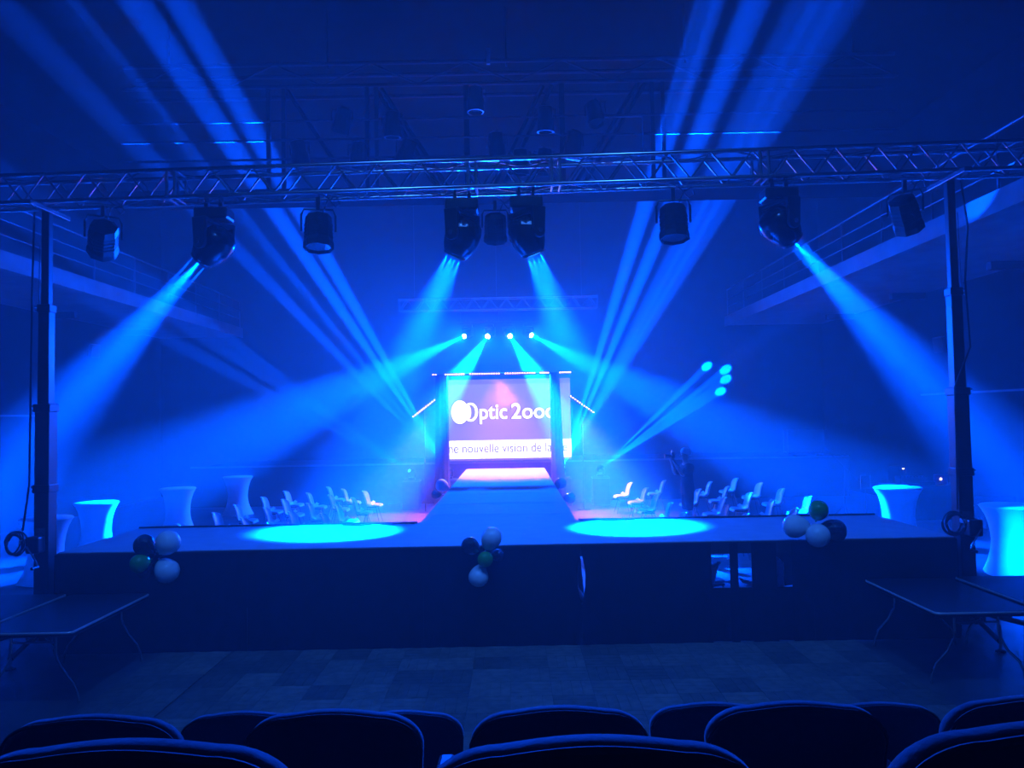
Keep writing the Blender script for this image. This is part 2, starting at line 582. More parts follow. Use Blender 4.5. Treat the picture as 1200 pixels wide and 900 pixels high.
def can_meshes():
    if CAN:
        return CAN
    body = MB()
    prof = [(0.10, 0.22), (0.155, 0.19), (0.165, 0.1), (0.165, -0.1), (0.18, -0.15), (0.18, -0.22), (0.165, -0.22), (0.155, -0.17)]
    body.lathe(prof, 8)
    CAN['body'] = body.mesh('can', 'black_metal')
    CAN['fin'] = MB().lathe([(0.172, -0.006), (0.172, 0.006)], 8).mesh('cooling_fin', 'black_metal')
    CAN['yoke'] = MB().path([(-0.2, 0, 0), (-0.2, 0, 0.2), (-0.17, 0, 0.27), (0.17, 0, 0.27), (0.2, 0, 0.2), (0.2, 0, 0)], 0.014, 6).mesh('yoke', 'black_metal', smooth=True)
    CAN['lens'] = MB().lathe([(0.0005, -0.2), (0.15, -0.2), (0.15, -0.19)], 20).mesh('lens', 'lens_off', smooth=True)
    CAN['clamp'] = MB().box((0, 0, 0.34), (0.05, 0.05, 0.16)).mesh('clamp', 'black_metal', bevel=0.008)
    CAN['foot'] = MB().box((0, 0, -0.285), (0.4, 0.3, 0.03)).mesh('foot_plate', 'black_metal', bevel=0.006)
    CAN['cord'] = MB().path([(0.05, -0.02, 0.2), (0.12, -0.05, 0.36), (0.22, -0.03, 0.42), (0.26, 0, 0.33), (0.2, 0.02, 0.3), (0.1, 0.05, 0.43), (0.0, 0.05, 0.5)], 0.009, 6).mesh('power_cord', 'cable_rubber', smooth=True)
    return CAN


def par_can(loc, aim, label, scale=1.0, group=None, lamp=None, clamp_up=True):
    me = can_meshes()
    g = empty('par_can', loc)
    g.scale = (scale,) * 3
    tag(g, label, 'stage light', group)
    d = (Vector(aim) - Vector(loc)).normalized()
    pan = math.atan2(d.y, d.x) - PI / 2
    b = put('can', me['body'], g, rot=d.to_track_quat('-Z', 'Y'))
    for z in (-0.07, -0.02, 0.03, 0.08):
        put('cooling_fin', me['fin'], b, loc=(0, 0, z))
    put('lens', me['lens'], b)
    put('yoke', me['yoke'], g, rot=(0, 0, pan) if clamp_up else (PI, 0, pan))
    if clamp_up:
        put('clamp', me['clamp'], g)
        put('power_cord', me['cord'], g)
    else:
        put('foot_plate', me['foot'], g)
    if lamp:
        e, ang, col, bl = lamp
        spot('lamp', g, d * 0.26, d, e, ang, col, 0.08, bl)
    return g


def on_truss(x, dy=0.0):
    return Vector((x, 9.62 + dy, truss_z(x) - 0.03))


# four heads on the front truss, their beams in the haze
A_T, B_T = Vector((-7.65, 11.0, 1.6)), Vector((7.6, 11.2, 1.3))
C_T, D_T = Vector((-2.5, 10.6, 1.2)), Vector((1.62, 10.55, 1.2))
moving_head(on_truss(-3.73), A_T, 'black moving head on the truss throwing a beam toward the glowing bistro table', rays=[(A_T, E_FRONT_SIDE, 9, 0.085, 0.9), (A_T, E_FRONT_SIDE * 0.65, 22, 0.012, 1.0)])
moving_head(on_truss(3.42), B_T, 'black moving head on the truss throwing a beam toward the control desk', rays=[(B_T, E_FRONT_SIDE, 9, 0.085, 0.9), (B_T, E_FRONT_SIDE * 0.65, 22, 0.012, 1.0)])
moving_head(on_truss(-0.59), C_T, 'black moving head with white sticker lighting the stage end by the four bistro tables', rays=[(C_T, E_FRONT_MID, 27, 0.085, 1.0)], sticker=True)
moving_head(on_truss(0.22), D_T, 'black moving head with white sticker lighting the stage end by the photographer', rays=[(D_T, E_FRONT_MID, 27, 0.085, 1.0)], sticker=True)
# par cans on the front truss
par_can((-5.2, 9.75, truss_z(-5.2) - 0.42), (-8.25, 14.8, 0.5), 'tilted par can clamped beside the mast near the bistro tables', scale=1.05)
par_can((-2.41, 9.62, truss_z(-2.41) - 0.46), (-2.2, 8.6, 0.0), 'dark par can on the truss between a side head and a stickered head', scale=1.05)
par_can((-0.18, 9.9, truss_z(-0.18) - 0.42), (-0.3, 12.5, 1.2), 'small par can hanging between the two stickered moving heads', scale=0.85)
par_can((2.08, 9.62, truss_z(2.08) - 0.5), (2.0, 8.6, 0.0), 'dark par can on the truss over the stage half by the photographer', scale=1.05)
par_can((5.08, 9.75, truss_z(5.08) - 0.46), (7.9, 12.7, 0.4), 'tilted par can clamped beside the mast near the control desk', scale=1.05)

# four heads under the hanging truss by the screen
back = [((-1.42, 25.17, 5.84), (-7.0, 18.0, 2.0), 'hot white moving head over the screen aimed at the bistro table row'),
        ((-0.72, 25.17, 5.84), (-2.95, 18.0, 1.3), 'hot white moving head over the screen aimed beside the logo column'),
        ((-0.08, 25.17, 5.84), (2.0, 18.0, 1.25), 'hot white moving head over the screen aimed at the column past the slogan end'),
        ((0.56, 25.17, 5.84), (4.5, 20.0, 2.7), 'hot white moving head over the screen aimed at the photographer side')]
for (p, t, lab), k in zip(back, (0.6, 1.5, 1.5, 0.5)):
    moving_head(p, t, lab, scale=0.72, lens='lens_hot', group='moving heads over the screen', rays=[(t, E_BACK * k, 15, 0.012, 0.9), (t, E_SPILL, 130, 0.012, 1.0)])


def plinth(x, y, h, label):
    g = empty('lamp_plinth', (x, y, 0))
    tag(g, label, 'plinth', 'black plinths beside the portal')
    MB().box((0, 0, h / 2), (0.5, 0.5, h)).build('body', 'black_paint', g, bevel=0.01)
    for z in (0.03, h - 0.03):
        MB().box((0, 0, z), (0.52, 0.52, 0.03)).build('edge_band', 'rail_steel', g, bevel=0.004)


LT = [(-8.5, 13, 9.75, 0.4), (-7.7, 13, 10.05, 1), (-6.38, 13, 10.0, 1), (-5.6, 13, 10.0, 1)]
RT = [(3.5, 13, 9.8, 1), (4.3, 13, 9.8, 1), (5.15, 13, 9.8, 0.5), (5.55, 13, 9.8, 0.6), (5.95, 13, 9.8, 0.5), (7.9, 12.75, 6.2, 0.05)]  # last ray added to light a patch on the gallery fascia
SR = [(6.86, 28, 4.18), (7.5, 28, 4.05), (7.5, 28, 3.72), (7.3, 28, 3.3)]
SL = [(-7.12, 16, 4.97), (-6.7, 16, 5.05), (-7.2, 16, 4.5)]
for x, y, lab, T, E_, ang, bl in (
        (-1.95, 23.4, 'standing by the column near the logo', LT, E_FLOOR, 2.6, 0.6),
        (1.47, 23.4, 'standing by the column past the slogan end', RT, E_FLOOR, 2.6, 0.6),
        (-3.08, 23.3, 'set apart from the portal on the bistro table side', SL, E_SMALL_DIM, 2.4, 0.5),
        (2.62, 23.3, 'set apart from the portal on the photographer side', SR, E_SMALL, 2.4, 0.3)):
    plinth(x, y, 0.86, 'black plinth under a moving head ' + lab)
    T = [(Vector(t[:3]), t[3] if len(t) > 3 else 1) for t in T]
    mid = sum((t for t, _ in T[:5]), Vector()) / len(T[:5])
    moving_head((x, y, 0.86 - 0.045), mid, 'moving head on a plinth ' + lab, scale=0.5, floor=True, lens='lens_on', group='moving heads beside the portal',
                rays=[(t, E_ * k, ang, 0.004, bl) for t, k in T], clamps=False)

# house lights in the ceiling over the stalls, out of the picture (they give the balloons their highlights)
for x, lab in ((-2.4, 'on the bistro table side'), (2.4, 'on the control desk side')):
    g = par_can((x, 3.6, ZC - 0.42), (x * 0.5, 9.0, 0.6), 'house light can in the ceiling over the stalls ' + lab, scale=1.0)
    d = (Vector((x * 0.5, 9.0, 0.6)) - Vector((x, 3.6, ZC - 0.42))).normalized()
    spot('house_light_offscreen', g, d * 0.26, d, E_HOUSE, 62, HOUSE, 0.08, 0.8)

# theatre spotlights on the bridge
TS_ME = {
    'body': MB().lathe([(0.09, 0.28), (0.14, 0.25), (0.15, 0.05), (0.17, 0.0), (0.17, -0.22), (0.14, -0.22), (0.13, -0.15)], 16).mesh('body', 'black_metal', smooth=True),
    'frame': MB().add([(x, y, -0.235) for x, y in rounded_rect(0.42, 0.42, 0.03, 2)] + [(0.13 * math.cos(a * 2 * PI / 12 + 0.26), 0.13 * math.sin(a * 2 * PI / 12 + 0.26), -0.235) for a in range(12)],
                      [(i, (i + 1) % 12, 12 + (i + 1) % 12, 12 + i) for i in range(12)]).mesh('filter_frame', 'aluminium', solid=0.015),
    'yoke': MB().path([(-0.2, 0, 0), (-0.2, 0, 0.22), (0.2, 0, 0.22), (0.2, 0, 0)], 0.014, 6).mesh('yoke', 'black_metal', smooth=True),
    'clamp': MB().box((0, 0, 0.27), (0.05, 0.06, 0.1)).mesh('clamp', 'black_metal', bevel=0.008),
}
for k, (x, z, tilt, pan, fr) in enumerate((
        (-3.2, 8.5, 0.35, 0.3, 0), (-2.23, 8.4, 0.1, 0.0, 0), (-1.97, 7.86, 0.25, 0.5, 1), (-4.03, 7.87, 0.2, -0.2, 1), (-2.89, 7.82, 0.1, 0.1, 0),
        (-0.21, 7.96, 0.15, -0.1, 1), (-0.61, 8.86, 0.0, 0.0, 0), (0.74, 8.45, 0.1, 0.0, 0), (1.71, 8.55, -0.25, -0.4, 0), (1.27, 7.95, 0.15, 0.2, 1),
        (0.24, 7.62, 0.1, 0.0, 0), (0.7, 7.62, 0.1, 0.1, 0))):
    g = empty('theatre_spotlight', (x, 14.68, z))
    tag(g, 'theatre spotlight with pale filter frame hanging on the bridge' if fr else 'dark theatre spotlight without frame hanging on the bridge', 'stage light',
        'framed spotlights on the bridge' if fr else 'dark spotlights on the bridge')
    b = put('body', TS_ME['body'], g, rot=(tilt, pan * 0.6, pan))
    if fr:
        put('filter_frame', TS_ME['frame'], b)
    put('yoke', TS_ME['yoke'], g, rot=(0, 0, pan))
    put('clamp', TS_ME['clamp'], g)


# ------------------------------------------------------------------ lifting masts
def mast(x, zt, label, s):
    g = empty('lifting_mast', (x, 9.62, 0))
    tag(g, label, 'mast')
    for w, z0, z1 in ((0.18, 0.12, 2.95), (0.135, 2.95, 4.2), (0.095, 4.2, zt - 0.1)):
        MB().box((0, 0, (z0 + z1) / 2), (w, w, z1 - z0)).build('mast_section', 'black_metal', g, bevel=0.008)
    for z, w in ((2.95, 0.21), (4.2, 0.16), (1.95, 0.21)):
        MB().box((0, 0, z), (w, w, 0.1)).build('collar', 'black_metal', g, bevel=0.01)
        rod('bolt', (-s * w / 2, -0.04, z + 0.02), (-s * (w / 2 + 0.05), -0.04, z + 0.02), 0.014, 'chrome', g)
        rod('bolt', (-s * w / 2, -0.06, z - 0.03), (-s * (w / 2 + 0.03), -0.06, z - 0.03), 0.010, 'chrome', g)
    MB().box((0, 0, zt - 0.07), (0.1, 0.85, 0.06)).build('support_bar', 'aluminium', g, bevel=0.006)
    rod('bar_post', (0, 0, zt - 0.3), (0, 0, zt - 0.08), 0.03, 'black_metal', g)
    for k in range(4):
        d = Vector(((s * 0.14, -s * 0.72)[k // 2], (-0.8, 0.8)[k % 2] * (1, 0.7)[k // 2], 0))
        L = 0.9
        d.normalize()
        rod('outrigger', d * 0.08 + Vector((0, 0, 0.24)), d * L + Vector((0, 0, 0.12)), 0.032, 'black_metal', g)
        rod('outrigger_strut', d * 0.1 + Vector((0, 0, 0.62)), d * 0.5 + Vector((0, 0, 0.17)), 0.014, 'rail_steel', g)
        rod('foot_screw', d * L + Vector((0, 0, 0.03)), d * L + Vector((0, 0, 0.3)), 0.016, 'chrome', g)
        MB().lathe([(0.055, 0), (0.055, 0.02), (0.02, 0.035)], 14).build('foot_pad', 'black_metal', g, smooth=True, loc=d * L)
    MB().box((0, 0, 0.2), (0.3, 0.3, 0.2)).build('base_block', 'black_metal', g, bevel=0.02)
    wx = -s * 0.02
    MB().box((wx, -0.17, 1.28), (0.16, 0.16, 0.2)).build('winch', 'black_metal', g, bevel=0.02)
    hd = MB().path([(wx, -0.25, 1.28), (wx, -0.33, 1.28), (wx + s * 0.12, -0.34, 1.1), (wx + s * 0.14, -0.34, 1.04)], 0.011, 8).build('winch_handle', 'chrome', g, smooth=True)
    rod('grip', (wx + s * 0.14, -0.34, 1.04), (wx + s * 0.14, -0.46, 1.04), 0.018, 'black_plastic', hd)
    MB().box((0, -0.096, 1.42), (0.12, 0.006, 0.1)).build('rating_plate', 'aluminium', g)
    rod('lift_wire', (-s * 0.1, -0.03, 1.4), (-s * 0.075, -0.03, zt - 0.5), 0.005, 'rail_steel', g, 6)
    return g


mast(-5.84, truss_z(-5.84), 'black telescopic lifting mast standing at the stage end by the bistro tables', 1)
mast(5.58, truss_z(5.58), 'black telescopic lifting mast standing at the stage end by the control desk', -1)


def cable_coil(loc, label):
    g = empty('cable_coil', loc)
    tag(g, label, 'cable')
    for k in range(7):
        r = 0.1 + 0.006 * k
        tx, ty = random.uniform(-0.35, 0.35), random.uniform(-0.3, 0.3)
        mb = MB().path([(r * math.cos(a), 0.01 * (k - 3) + 0.02 * math.sin(2 * a + k), r * 1.08 * math.sin(a)) for a in [2 * PI * i / 24 for i in range(24)]], 0.0085, 6, True)
        mb.build('loop', 'cable_rubber', g, smooth=True, rot=(tx * 0.4, ty * 0.3, tx))
    MB().box((0.1, 0, 0.03), (0.03, 0.1, 0.05)).build('tie_strap', 'white_cable', g, bevel=0.006)


cable_coil((-6.08, 9.40, 1.3), 'coil of black cable hung on the mast by the bistro tables')
cable_coil((5.35, 9.40, 1.34), 'coil of black cable hung on the mast by the control desk')
for pts, lab in (([(5.66, 9.5, 5.6), (5.72, 9.5, 5.0), (5.66, 9.5, 4.3), (5.69, 9.5, 3.5), (5.47, 9.49, 3.0), (5.46, 9.49, 2.2), (5.42, 9.46, 1.5)], 'black power cable running down the mast by the control desk'),
                 ([(-5.93, 9.5, 5.4), (-5.95, 9.5, 4.4), (-5.96, 9.5, 3.2), (-5.97, 9.5, 2.0), (-6.02, 9.46, 1.45)], 'black power cable running down the mast by the bistro tables')):
    tag(MB().path(pts, 0.012, 6).build('power_cable', 'cable_rubber', smooth=True), lab, 'cable')

# ------------------------------------------------------------------ front stage and runway
SX0, SX1, SY0, SY1, SZ = -5.5, 5.28, 9.28, 11.32, 1.2
st = empty('cross_stage', (0, 10.3, 0))
tag(st, 'wide low stage with pale cloth top and black skirt in front of dance floor', 'stage')
MB().box(((SX0 + SX1) / 2, 0, SZ - 0.08), (SX1 - SX0, SY1 - SY0, 0.14)).build('deck', 'black_paint', st)
MB().box(((SX0 + SX1) / 2, 0, SZ - 0.005), (SX1 - SX0 - 0.02, SY1 - SY0 - 0.02, 0.012)).build('stage_cloth', 'stage_cloth', st)
MB().box((-0.24, SY1 - 10.3 + 0.01, SZ - 0.006), (2.28, 0.07, 0.012)).build('stage_cloth', 'stage_cloth', st)
for e0, e1 in ((SX0, -1.42), (0.94, SX1)):
    MB().box(((e0 + e1) / 2, SY1 - 10.3 + 0.015, SZ), (e1 - e0, 0.04, 0.04)).build('rear_edge', 'black_paint', st)


def skirt(parent, a, b, h, name='skirt_panel', gather=0.022, nrm=(0, -1, 0), slit=None):
    a, b, nrm = Vector(a), Vector(b), Vector(nrm)
    L = (b - a).length
    n = max(8, int(L / 0.04))

    def fn(u, v):
        p = a.lerp(b, u)
        w = gather * (0.5 + 0.5 * math.sin(u * L * 19 + 2 * math.sin(u * L * 3.1))) * (0.25 + 0.75 * v)
        q = p + nrm * (w + 0.01)
        q.z = h * (1 - v) + 0.01 * v
        if slit:
            end, amount = slit
            k = max(0, 1 - abs(u - end) * L / 0.35)
            bulge = math.sin(PI * min(1, max(0, (v - 0.05) / 0.55)))
            q -= (b - a).normalized() * (1 if end == 1 else -1) * amount * k * bulge
        return q
    return MB().grid(fn, n, 10).build(name, 'skirt_cloth', parent, smooth=True)


yy = SY0 - 10.3 - 0.012
hh = SZ - 0.02
for x0, x1, sl in ((-5.5, -3.2, None), (-3.2, -1.1, None), (-1.1, 0.785, (1, 0.05)), (0.785, 2.25, (0, 0.05)), (3.55, 5.28, None)):
    skirt(st, (x0, yy, 0), (x1, yy, 0), hh, slit=sl)
for x0, x1 in ((2.25, 3.55),):
    for k, (u0, u1) in enumerate(((2.25, 2.34), (2.56, 2.66), (2.82, 3.12), (3.3, 3.55))):
        skirt(st, (u0, yy, 0), (u1, yy, 0), hh)
skirt(st, (2.25, yy + 0.05, 0), (3.55, yy + 0.05, 0), 0.64, name='added_dark_panel')  # black panel added to keep the lower part of the gap dark
yr = SY1 - 10.3 + 0.012
for x0, x1 in ((-5.5, -3.4), (-3.4, -1.45), (1.2, 2.3), (3.75, 5.28)):  # rear panels added out of view, to darken the space under the deck
    skirt(st, (x0, yr, 0), (x1, yr, 0), hh, nrm=(0, 1, 0))
skirt(st, (SX0 - 0.012, SY0 - 10.3, 0), (SX0 - 0.012, SY1 - 10.3, 0), hh, nrm=(-1, 0, 0))
skirt(st, (SX1 + 0.012, SY0 - 10.3, 0), (SX1 + 0.012, SY1 - 10.3, 0), hh, nrm=(1, 0, 0))
for x in (-5.3, -3.4, -1.5, 0.4, 2.3, 3.5, 5.1):
    for y in (-0.85, 0.85):
        rod('leg', (x, y, 0), (x, y, SZ - 0.15), 0.024, 'aluminium', st)

cw = empty('runway', (-0.24, 11.37, 0))
tag(cw, 'long raised runway with creased pale cloth leading to the screen', 'runway')
RW, RL = 1.15, 11.4
MB().box((0, RL / 2, SZ - 0.1), (2 * RW - 0.04, RL, 0.16)).build('deck', 'black_paint', cw)


def runway_cloth(u, v):
    y = RL * u
    x = (v - 0.5) * 2 * RW
    z = SZ - 0.008
    for c, w, h in ((0.9, .05, .010), (2.4, .04, .014), (4.1, .05, .012), (5.9, .04, .014), (7.4, .06, .012), (9.3, .05, .01)):
        z += h * math.exp(-((y - c - 0.06 * math.sin(x * 2.2 + c * 3)) / w) ** 2)
    return Vector((x, y, z))


MB().grid(runway_cloth, 190, 12).build('runway_cloth', 'stage_cloth', cw, smooth=True)
for s in (-1, 1):
    # side cloth falls outwards to the floor
    def side(u, v, s=s):
        return Vector((s * (RW + 0.10 * v + 0.015 * math.sin(u * RL * 5) * v), RL * u, (SZ - 0.01) * (1 - v) + 0.02 * v))
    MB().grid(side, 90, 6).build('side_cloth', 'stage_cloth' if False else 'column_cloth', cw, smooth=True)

# ------------------------------------------------------------------ portal with LED bars
pt = empty('portal_frame', (-0.4, 22.3, 0))
tag(pt, 'black cloth wrapped portal of two columns over the runway end', 'portal')


def column(x0, x1, b0, b1, name):
    n = 24

    def fn(u, v):
        a = 2 * PI * u
        z = 3.93 * v
        k = v ** 0.6
        l0, l1 = b0 + (x0 - b0) * k, b1 + (x1 - b1) * k
        cx, rx = (l0 + l1) / 2, (l1 - l0) / 2
        w = 1 + 0.05 * math.sin(a * 9)
        ca, sa = math.cos(a), math.sin(a)
        sq = 1 / max(abs(ca), abs(sa)) ** 0.7
        return Vector((cx + rx * ca * sq * w * 0.93, 0.2 * sa * sq * w, z + 0.01))
    MB().grid(fn, n * 2, 14).build(name, 'column_cloth', pt, smooth=True)


column(-1.82, -1.46, -1.93, -1.42, 'column')
column(1.50, 1.78, 1.46, 1.98, 'column')
rod('crossbar', (-1.95, 0, 3.97), (2.2, 0, 3.97), 0.03, 'black_metal', pt)


LED_ME = MB().lathe([(0.001, 0.018), (0.013, 0.013), (0.018, 0), (0.013, -0.013), (0.001, -0.018)], 8).mesh('led', 'led_pink', smooth=True)


def led_bar(a, b, n, label, stand=None, group='pink LED bars on the portal'):
    a, b = Vector(a), Vector(b)
    g = empty('led_bar', a)
    tag(g, label, 'light bar', group)
    d = b - a
    q = d.to_track_quat('X', 'Z')
    o = MB().box((0, 0, 0), (d.length, 0.07, 0.09)).build('housing', 'black_metal', g, bevel=0.01, loc=d / 2, rot=q)
    for i in range(n):
        put('led', LED_ME, g, loc=d * ((i + 0.5) / n) + Vector((0, -0.045, 0)))
    if stand:
        for t in stand:
            p = d * t
            rod('stand_pole', p + Vector((0, 0.05, 0)), (p.x, p.y + 0.05, -a.z + 0.02), 0.02, 'black_metal', g)
            MB().lathe([(0.2, 0), (0.2, 0.015), (0.03, 0.03)], 18).build('stand_base', 'black_metal', g, smooth=True, loc=(p.x, p.y + 0.05, -a.z))
    return g


zz = 3.97
for x0, x1, n, lab in ((-2.31, -2.16, 2, 'shortest pink LED bar, two lights at the logo end of the portal crossbar'),
                       (-1.95, -1.36, 9, 'pink LED bar on the crossbar just above the logo circle'),
                       (-1.24, -0.34, 13, 'long pink LED bar on the crossbar over the first letters'),
                       (-0.22, 0.69, 13, 'long pink LED bar on the crossbar over the numerals'),
                       (0.80, 1.08, 5, 'short pink LED bar on the crossbar beside the slogan end column, inside'),
                       (1.36, 1.72, 6, 'pink LED bar on the crossbar reaching past the slogan end column')):
    led_bar((x0, 22.2, zz), (x1, 22.2, zz), n, lab)
led_bar((-2.9, 22.25, 2.75), (-2.22, 22.25, 3.26), 11, 'sloping pink LED bar on a stand outside the logo side column', (0.5,))
led_bar((1.66, 22.25, 3.3), (2.37, 22.25, 2.78), 11, 'sloping pink LED bar on a stand outside the slogan end column', (0.5,))
# the pink light the bars give
pk = bpy.data.objects['led_bar.002']
spot('lamp', pk, Vector((-0.3, 22.15, 3.9)) - Vector(pk.location), (0.02, -0.22, -1), E_PINK, 90, PINK, 0.15, 0.7)
for nm, x, dx in (('led_bar.006', -2.5, -0.12), ('led_bar.007', 2.0, 0.12)):
    o = bpy.data.objects[nm]
    spot('lamp', o, Vector((x, 22.15, 2.9)) - Vector(o.location), (dx * 2, -0.35, -1), E_PINK * 0.35, 60, PINK, 0.15, 0.7)

# ------------------------------------------------------------------ screen with its picture
sc = empty('projection_screen', (-0.29, 25.0, 1.3))
tag(sc, 'lit lilac screen with white round logo, lettering and white slogan strip', 'screen')
SW = 4.36
MB().box((0, 0.04, 1.33), (SW, 0.06, 2.62)).build('screen_panel', 'screen_lilac', sc)
MB().box((0, 0.005, 2.56), (SW, 0.02, 0.16)).build('upper_band', 'screen_violet', sc)
MB().box((0, 0.0, 0.40), (SW, 0.03, 0.52)).build('slogan_strip', 'screen_white', sc)
MB().box((0, 0.0, 0.10), (SW, 0.03, 0.05)).build('lower_line', 'screen_white', sc)
MB().box((0, 0.003, 0.035), (SW, 0.02, 0.06)).build('lower_band', 'screen_violet', sc)
for x in (-1.9, 1.9):
    rod('screen_leg', (x, 0.14, -0.06), (x, 0.14, 2.6), 0.03, 'black_metal', sc)


def disc(name, cx, cz, rx, rz, y, material, n=40):
    vs = [(cx + rx * math.cos(2 * PI * i / n), y, cz + rz * math.sin(2 * PI * i / n)) for i in range(n)]
    vs += [(p[0], y + 0.012, p[2]) for p in vs]
    fs = [tuple(range(n)), tuple(range(2 * n - 1, n - 1, -1))] + [(i, (i + 1) % n, n + (i + 1) % n, n + i) for i in range(n)]
    return MB().add(vs, fs).build(name, material, sc)


disc('logo_circle_outline', -1.42, 1.59, 0.31, 0.41, -0.012, 'screen_plum')
disc('logo_letter_outline', -1.07, 1.585, 0.26, 0.33, -0.014, 'screen_plum')
disc('logo_circle', -1.42, 1.59, 0.285, 0.385, -0.026, 'screen_white')
disc('logo_letter', -1.07, 1.585, 0.24, 0.31, -0.040, 'screen_white')
disc('logo_letter_hole', -1.07, 1.585, 0.15, 0.235, -0.054, 'screen_lilac')
disc('logo_yellow_lens', -1.14, 1.585, 0.09, 0.225, -0.068, 'screen_yellow')


def lettering(body, x, z, size, material, y, name, w=None, bold=0.0, shear=0.0):
    cu = bpy.data.curves.new(name, 'FONT')
    cu.body = body
    cu.size = size
    cu.extrude = 0.004
    cu.offset = bold
    cu.align_x = 'LEFT'
    cu.materials.append(M[material])
    o = bpy.data.objects.new(name, cu)
    C.objects.link(o)
    o.parent = sc
    o.location = (x, y, z)
    o.rotation_euler = (PI / 2, 0, 0)
    bpy.context.view_layer.update()
    sx = w / max(0.01, o.dimensions.x) if w else 1.0
    me = bpy.data.meshes.new_from_object(o.evaluated_get(bpy.context.evaluated_depsgraph_get()))
    me.transform(Matrix.Diagonal((sx, 1, 1, 1)))
    bpy.data.objects.remove(o)
    return put(name, me, sc, loc=(x, y, z), rot=(PI / 2, 0, 0))


lettering('ptic', -0.83, 1.36, 0.70, 'screen_plum', -0.012, 'lettering_outline', w=0.94, bold=0.03)  # plum outline of the letters, part of the screen picture
lettering('ptic', -0.81, 1.36, 0.70, 'screen_white', -0.024, 'lettering', w=0.90, bold=0.012)
lettering('2ooo', 0.22, 1.36, 0.70, 'screen_plum', -0.012, 'lettering_outline', w=1.50, bold=0.03)
lettering('2ooo', 0.24, 1.36, 0.70, 'screen_white', -0.024, 'lettering', w=1.46, bold=0.012)
lettering('Une nouvelle vision de la vie', -2.08, 0.27, 0.42, 'screen_plum', -0.026, 'slogan_lettering', w=4.1)


# ------------------------------------------------------------------ bistro tables
def bistro_lobe(a, t):
    return 1 + 0.16 * max(0, 1 - t * 3.2) * abs(math.cos(2 * a)) ** 3 - 0.05 * max(0, 1 - t * 3.2)


bist = MB().lathe([(0.40, 0.01), (0.385, 0.06), (0.335, 0.2), (0.295, 0.36), (0.275, 0.52), (0.28, 0.66), (0.305, 0.82), (0.345, 0.96), (0.40, 1.07), (0.425, 1.105), (0.41, 1.115)], 48, lobe=bistro_lobe).mesh('stretch_cover', 'white_stretch', smooth=True)
bist_top = MB().lathe([(0.405, 1.112), (0.41, 1.122), (0.40, 1.128)], 40).mesh('top_cap', 'white_stretch', smooth=True)
for x, y, lab in ((-8.15, 13.45, 'cyan glowing bistro table in white stretch cover behind the mast'),
                  (-8.6, 15.9, 'bistro table in white stretch cover, second of four from the mast'),
                  (-8.25, 18.95, 'bistro table in blue lit stretch cover, third of four from the mast'),
                  (-8.05, 22.5, 'dimmest bistro table in stretch cover behind the chair rows, fourth from the mast'),
                  (7.95, 16.0, 'bistro table in white stretch cover beside the control desk'),
                  (8.2, 12.75, 'brightest cyan bistro table in stretch cover behind the folding tables')):
    g = empty('bistro_table', (x, y, 0), (0, 0, 0.4))
    tag(g, lab, 'table')
    put('stretch_cover', bist, g)
    put('top_cap', bist_top, g)
    if x > 0:
        g.scale = (1.12, 1.12, 1.0)

# ------------------------------------------------------------------ audience chairs


def chair_shell(u, v):
    # profile in the x (forward) / z plane, swept across y
    key = [(0.24, 0.42), (0.21, 0.455), (0.12, 0.445), (0.0, 0.43), (-0.1, 0.44), (-0.165, 0.50), (-0.19, 0.60), (-0.215, 0.71), (-0.25, 0.80), (-0.285, 0.84)]
    t = u * (len(key) - 1)
    i = min(int(t), len(key) - 2)
    f = t - i
    x = key[i][0] * (1 - f) + key[i + 1][0] * f
    z = key[i][1] * (1 - f) + key[i + 1][1] * f
    wid = [0.17, 0.205, 0.225, 0.23, 0.225, 0.205, 0.19, 0.19, 0.175, 0.10]
    w = wid[i] * (1 - f) + wid[i + 1] * f
    s = (v - 0.5) * 2
    curl = abs(s) ** 2.5
    if u < 0.5:
        z += 0.05 * curl * min(1, u * 4)
    else:
        x += 0.07 * curl
        z -= 0.03 * curl * (u - 0.5) * 2
    return Vector((x, w * s, z))


chair_me = {'shell': MB().grid(chair_shell, 18, 10).mesh('shell', 'white_shell', smooth=True, solid=0.012),
            'pad': MB().box((0, 0, 0.415), (0.26, 0.26, 0.02)).mesh('seat_mount', 'black_metal', bevel=0.005)}


def chair(x, y, facing, label, group):
    g = empty('shell_chair', (x, y, 0), (0, 0, facing))
    tag(g, label, 'chair', group)
    put('shell', chair_me['shell'], g)
    put('seat_mount', chair_me['pad'], g)
    for sx in (-1, 1):
        for sy in (-1, 1):
            rod('leg', (0.1 * sx, 0.1 * sy, 0.41), (0.21 * sx, 0.2 * sy, 0.0), 0.011, 'chrome', g)
    return g


LCH = [(-6.31, 16.15), (-5.40, 15.28), (-6.4, 17.64), (-6.32, 19.28), (-5.49, 16.93), (-5.6, 18.59), (-4.72, 16.14), (-6.2, 20.77), (-5.42, 20.17), (-4.76, 17.72),
       (-3.95, 15.74), (-5.3, 21.85), (-4.69, 19.51), (-4.0, 17.2), (-4.7, 21.1), (-3.95, 18.75), (-4.0, 20.4), (-6.31, 14.5), (-4.6, 14.4)]
RCH = [(3.29, 21.43), (3.45, 19.87), (4.3, 21.9), (3.42, 18.16), (3.38, 16.5), (3.3, 14.85), (4.66, 19.25), (5.45, 21.25), (4.75, 17.3), (5.52, 19.82), (4.45, 15.95),
       (6.45, 22.2), (5.6, 18.16), (6.63, 20.6), (5.6, 16.6), (6.66, 19.02), (6.63, 17.22), (5.5, 15.0), (4.4, 14.5)]
for x, y in LCH:
    chair(x + 0.27, y, random.uniform(-0.12, 0.12), 'white shell chair on chrome legs in rows between runway and four bistro tables', 'audience chairs on the bistro table side')
